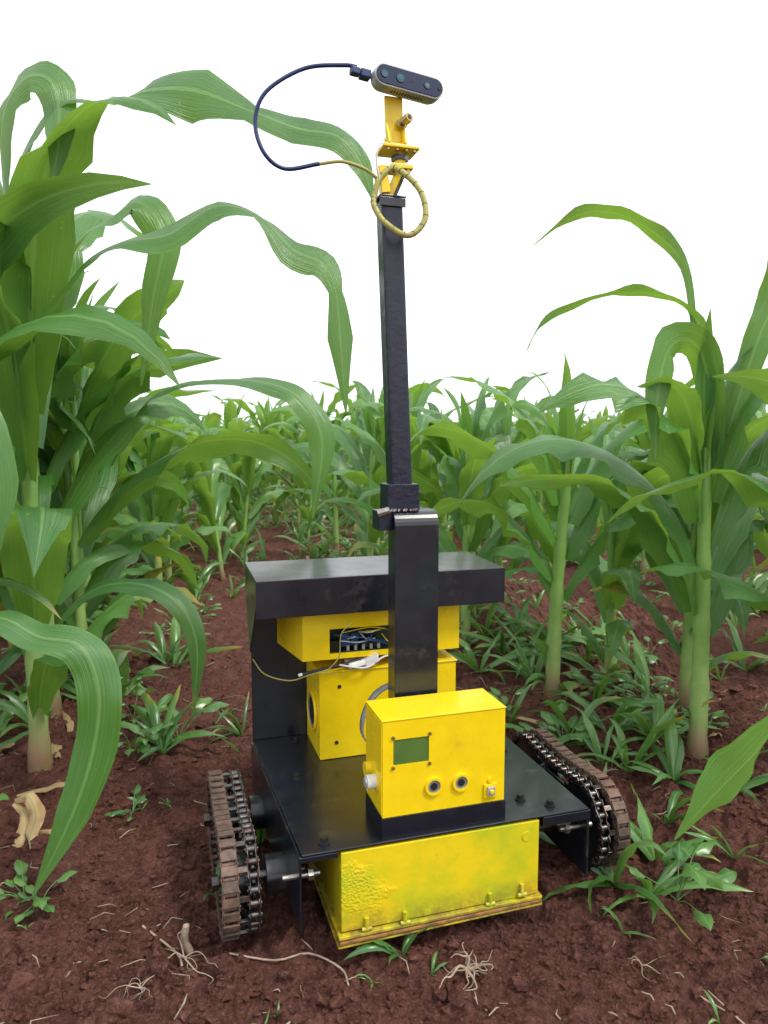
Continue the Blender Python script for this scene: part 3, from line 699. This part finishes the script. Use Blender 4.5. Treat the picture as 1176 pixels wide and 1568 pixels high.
mb=MB(); mb.prism(stad(.0436,.0104,-.0136),(0,.0013,0),0)
for u,r,mi in ((-.0335,.0050,1),(-.013,.0058,1),(.0225,.0046,1),(.039,.0022,1)):
    mb.ring((u,-.0146,0),(0,1,0),r*.82,r,.0009,20,2); mb.cyl((u,-.0143,0),(u,-.0137,0),r*.80,18,1 if u!=.039 else 2)
mb.cyl((-.013,-.0146,0),(-.013,-.0144,0),.003,14,3); mb.cyl((.0225,-.0146,0),(.0225,-.0144,0),.0018,14,4); mb.cyl((.003,-.0140,.001),(.003,-.0137,.001),.0022,12,2)
mb.obj("front_glass",[M_glass,M_lens,M_dark,M_lens,M_grey],cE,0)
mb=MB(); mb.box((-.059,-.003,-.004),(-.046,.009,.006),0); mb.box((-.071,-.0025,-.003),(-.0595,.0075,.0055),0); mb.obj("usb_plug",[M_cable],cE,.0015)
# cables
mb=MB()
yy=.93
C=[(-.032,yy-.005,1.052),(-.0485,yy-.005,1.054),(-.094,yy-.01,1.048),(-.1375,yy-.02,1.018),(-.151,yy-.02,.9845),(-.1415,yy-.02,.950),(-.118,yy-.01,.935),(-.078,yy,.944),(-.046,yy,.946),(-.013,yy+.005,.933),(.0,yy+.02,.91)]
pts=catmull([loc(*p) for p in C],7); k=int(len(pts)*.70)
mb.tube(pts[:k+1],.0025,8,0); mb.tube(pts[k:],.0021,8,1)
S=[(-.0127,.926,.905),(-.0115,.922,.892),(.0016,.918,.872),(.0294,.916,.857),(.0493,.92,.877),(.0453,.925,.908),(.027,.93,.931),(.0095,.935,.941),(-.0064,.93,.925),(-.012,.93,.905)]
pts=catmull([loc(*p) for p in S],9)
mb.tube(pts,.0036,10,1)
for i in range(1,len(pts)-2,4):
    t=(pts[i+1]-pts[i]).normalized()
    t=(t+Vector((.0,.3,.3))).normalized(); mb.cyl(pts[i],pts[i]+t*.0009,.0039,10,2)
S2=[(.002,.93,.975),(-.006,.925,.962),(-.009,.925,.945),(-.005,.928,.925)]
mb.tube(catmull([loc(*p) for p in S2],5),.0012,6,3)
mb.obj("camera_cable",[M_cable,M_wrap,M_dark,M_white],rob)

# ---------------------------------------------------------------- tracks
RR=.058; VC0,VC1=.095,.255; ZC=.066
LEN=2*(VC1-VC0)+2*math.pi*RR
def tp(s):
    s=s%LEN; a=VC1-VC0; hc=math.pi*RR
    if s<a: return (VC1-s,ZC+RR-.006*math.sin(math.pi*s/a),-1,0)            # sagging top run
    s-=a
    if s<hc: t=s/RR; return (VC0-RR*math.sin(t),ZC+RR*math.cos(t),-math.cos(t),-math.sin(t))
    s-=hc
    if s<a: return (VC0+s,ZC-RR,1,0)
    s-=a; t=s/RR; return (VC1+RR*math.sin(t),ZC-RR*math.cos(t),math.cos(t),math.sin(t))
NL=44; PT=LEN/NL
def linkplate(mb,u,s,th,mi,hw=.0052,grow=0):
    a=tp(s); b_=tp(s+PT); A=Vector((u,a[0],a[1]));B=Vector((u,b_[0],b_[1])); d=(B-A).normalized(); nrm=Vector((1,0,0)).cross(d)
    P=[]
    for c,sg in((B,1),(A,-1)):
        for ang in (-60,-20,20,60) :
            t=R(ang); P.append(c+(d*math.cos(t)+nrm*math.sin(t)*1)*sg*hw*1.05)
        if sg==1: P.append((A+B)/2+nrm*hw*.62)
        else: P.append((A+B)/2-nrm*hw*.62)
    mb.prism(P,(th,0,0),mi)
def chain(mb,u,w2,mi,mo,roll):
    for k in range(NL):
        s=k*PT; q=.0016 if k%2 else 0
        linkplate(mb,u-w2-q,s,.0012,mi,mo); linkplate(mb,u+w2+q-.0012,s,.0012,mi,mo)
        a=tp(s); mb.cyl((u-w2-.003,a[0],a[1]),(u+w2+.003,a[0],a[1]),.0020,8,roll); mb.cyl((u-w2+.0014,a[0],a[1]),(u+w2-.0014,a[0],a[1]),.0042,10,roll)
def sprocket(mb,u,v,z,r,th,mi,nt=22):
    P=[]
    for k in range(nt*4):
        a=2*math.pi*k/(nt*4); rr=r*(1.0 if k%4 in(1,2) else .90); P.append((u-th/2,v+rr*math.cos(a),z+rr*math.sin(a)))
    mb.prism(P,(th,0,0),mi)
def track(sgn,base,name):
    mb=MB(); e=lambda d: base+sgn*d
    chain(mb,e(.078),.0085,1,.0072,1); chain(mb,e(.050),.0055,0,.0064,0)
    rng=random.Random(9)
    for k in range(NL):
        a=tp(k*PT+PT/2); t=Vector((0,a[2],a[3])); nrm=Vector((1,0,0)).cross(t)
        if nrm.dot(Vector((0,a[0]-(VC0+VC1)/2,a[1]-ZC)))<0: nrm=-nrm
        c=Vector((e(.078),a[0],a[1]))+nrm*.0058
        mb.obox(c,((1,0,0),t,nrm),(.0095,PT*rng.uniform(.30,.42),.0016),1)
        if k%2: mb.obox(Vector((e(.064),a[0],a[1]))+nrm*.001,((1,0,0),t,nrm),(.0075,PT*.22,.002),0)
    o=mb.obj("track_chain_"+name,[M_chain,M_rust],rob,.0004)
    mb=MB()
    for v in (VC0,VC1):
        for d in (.078,.050): sprocket(mb,e(d),v,ZC,RR-.001,.004,0)
        mb.cyl((e(-.02),v,ZC),(e(.096),v,ZC),.006,14,1); mb.cyl((e(.053),v,ZC),(e(.074),v,ZC),.030,24,0); mb.cyl((e(.004),v,ZC),(e(.03),v,ZC),.024,24,0)
        mb.cyl((e(.088),v,ZC),(e(.096),v,ZC),.010,6,1,sm=False)
        for q in range(5):
            a=q*2*math.pi/5; mb.cyl((e(.080),v+.036*math.cos(a),ZC+.036*math.sin(a)),(e(.0835),v+.036*math.cos(a),ZC+.036*math.sin(a)),.004,6,1,sm=False)
    mb.box((min(e(.062),e(.066)),VC0,ZC-.02),(max(e(.062),e(.066)),VC1,ZC+.02),0)
    mb.obj("track_wheels_"+name,[M_blk,M_chain],rob,.0006)
track(-1,0,"left"); track(1,W_,"right")
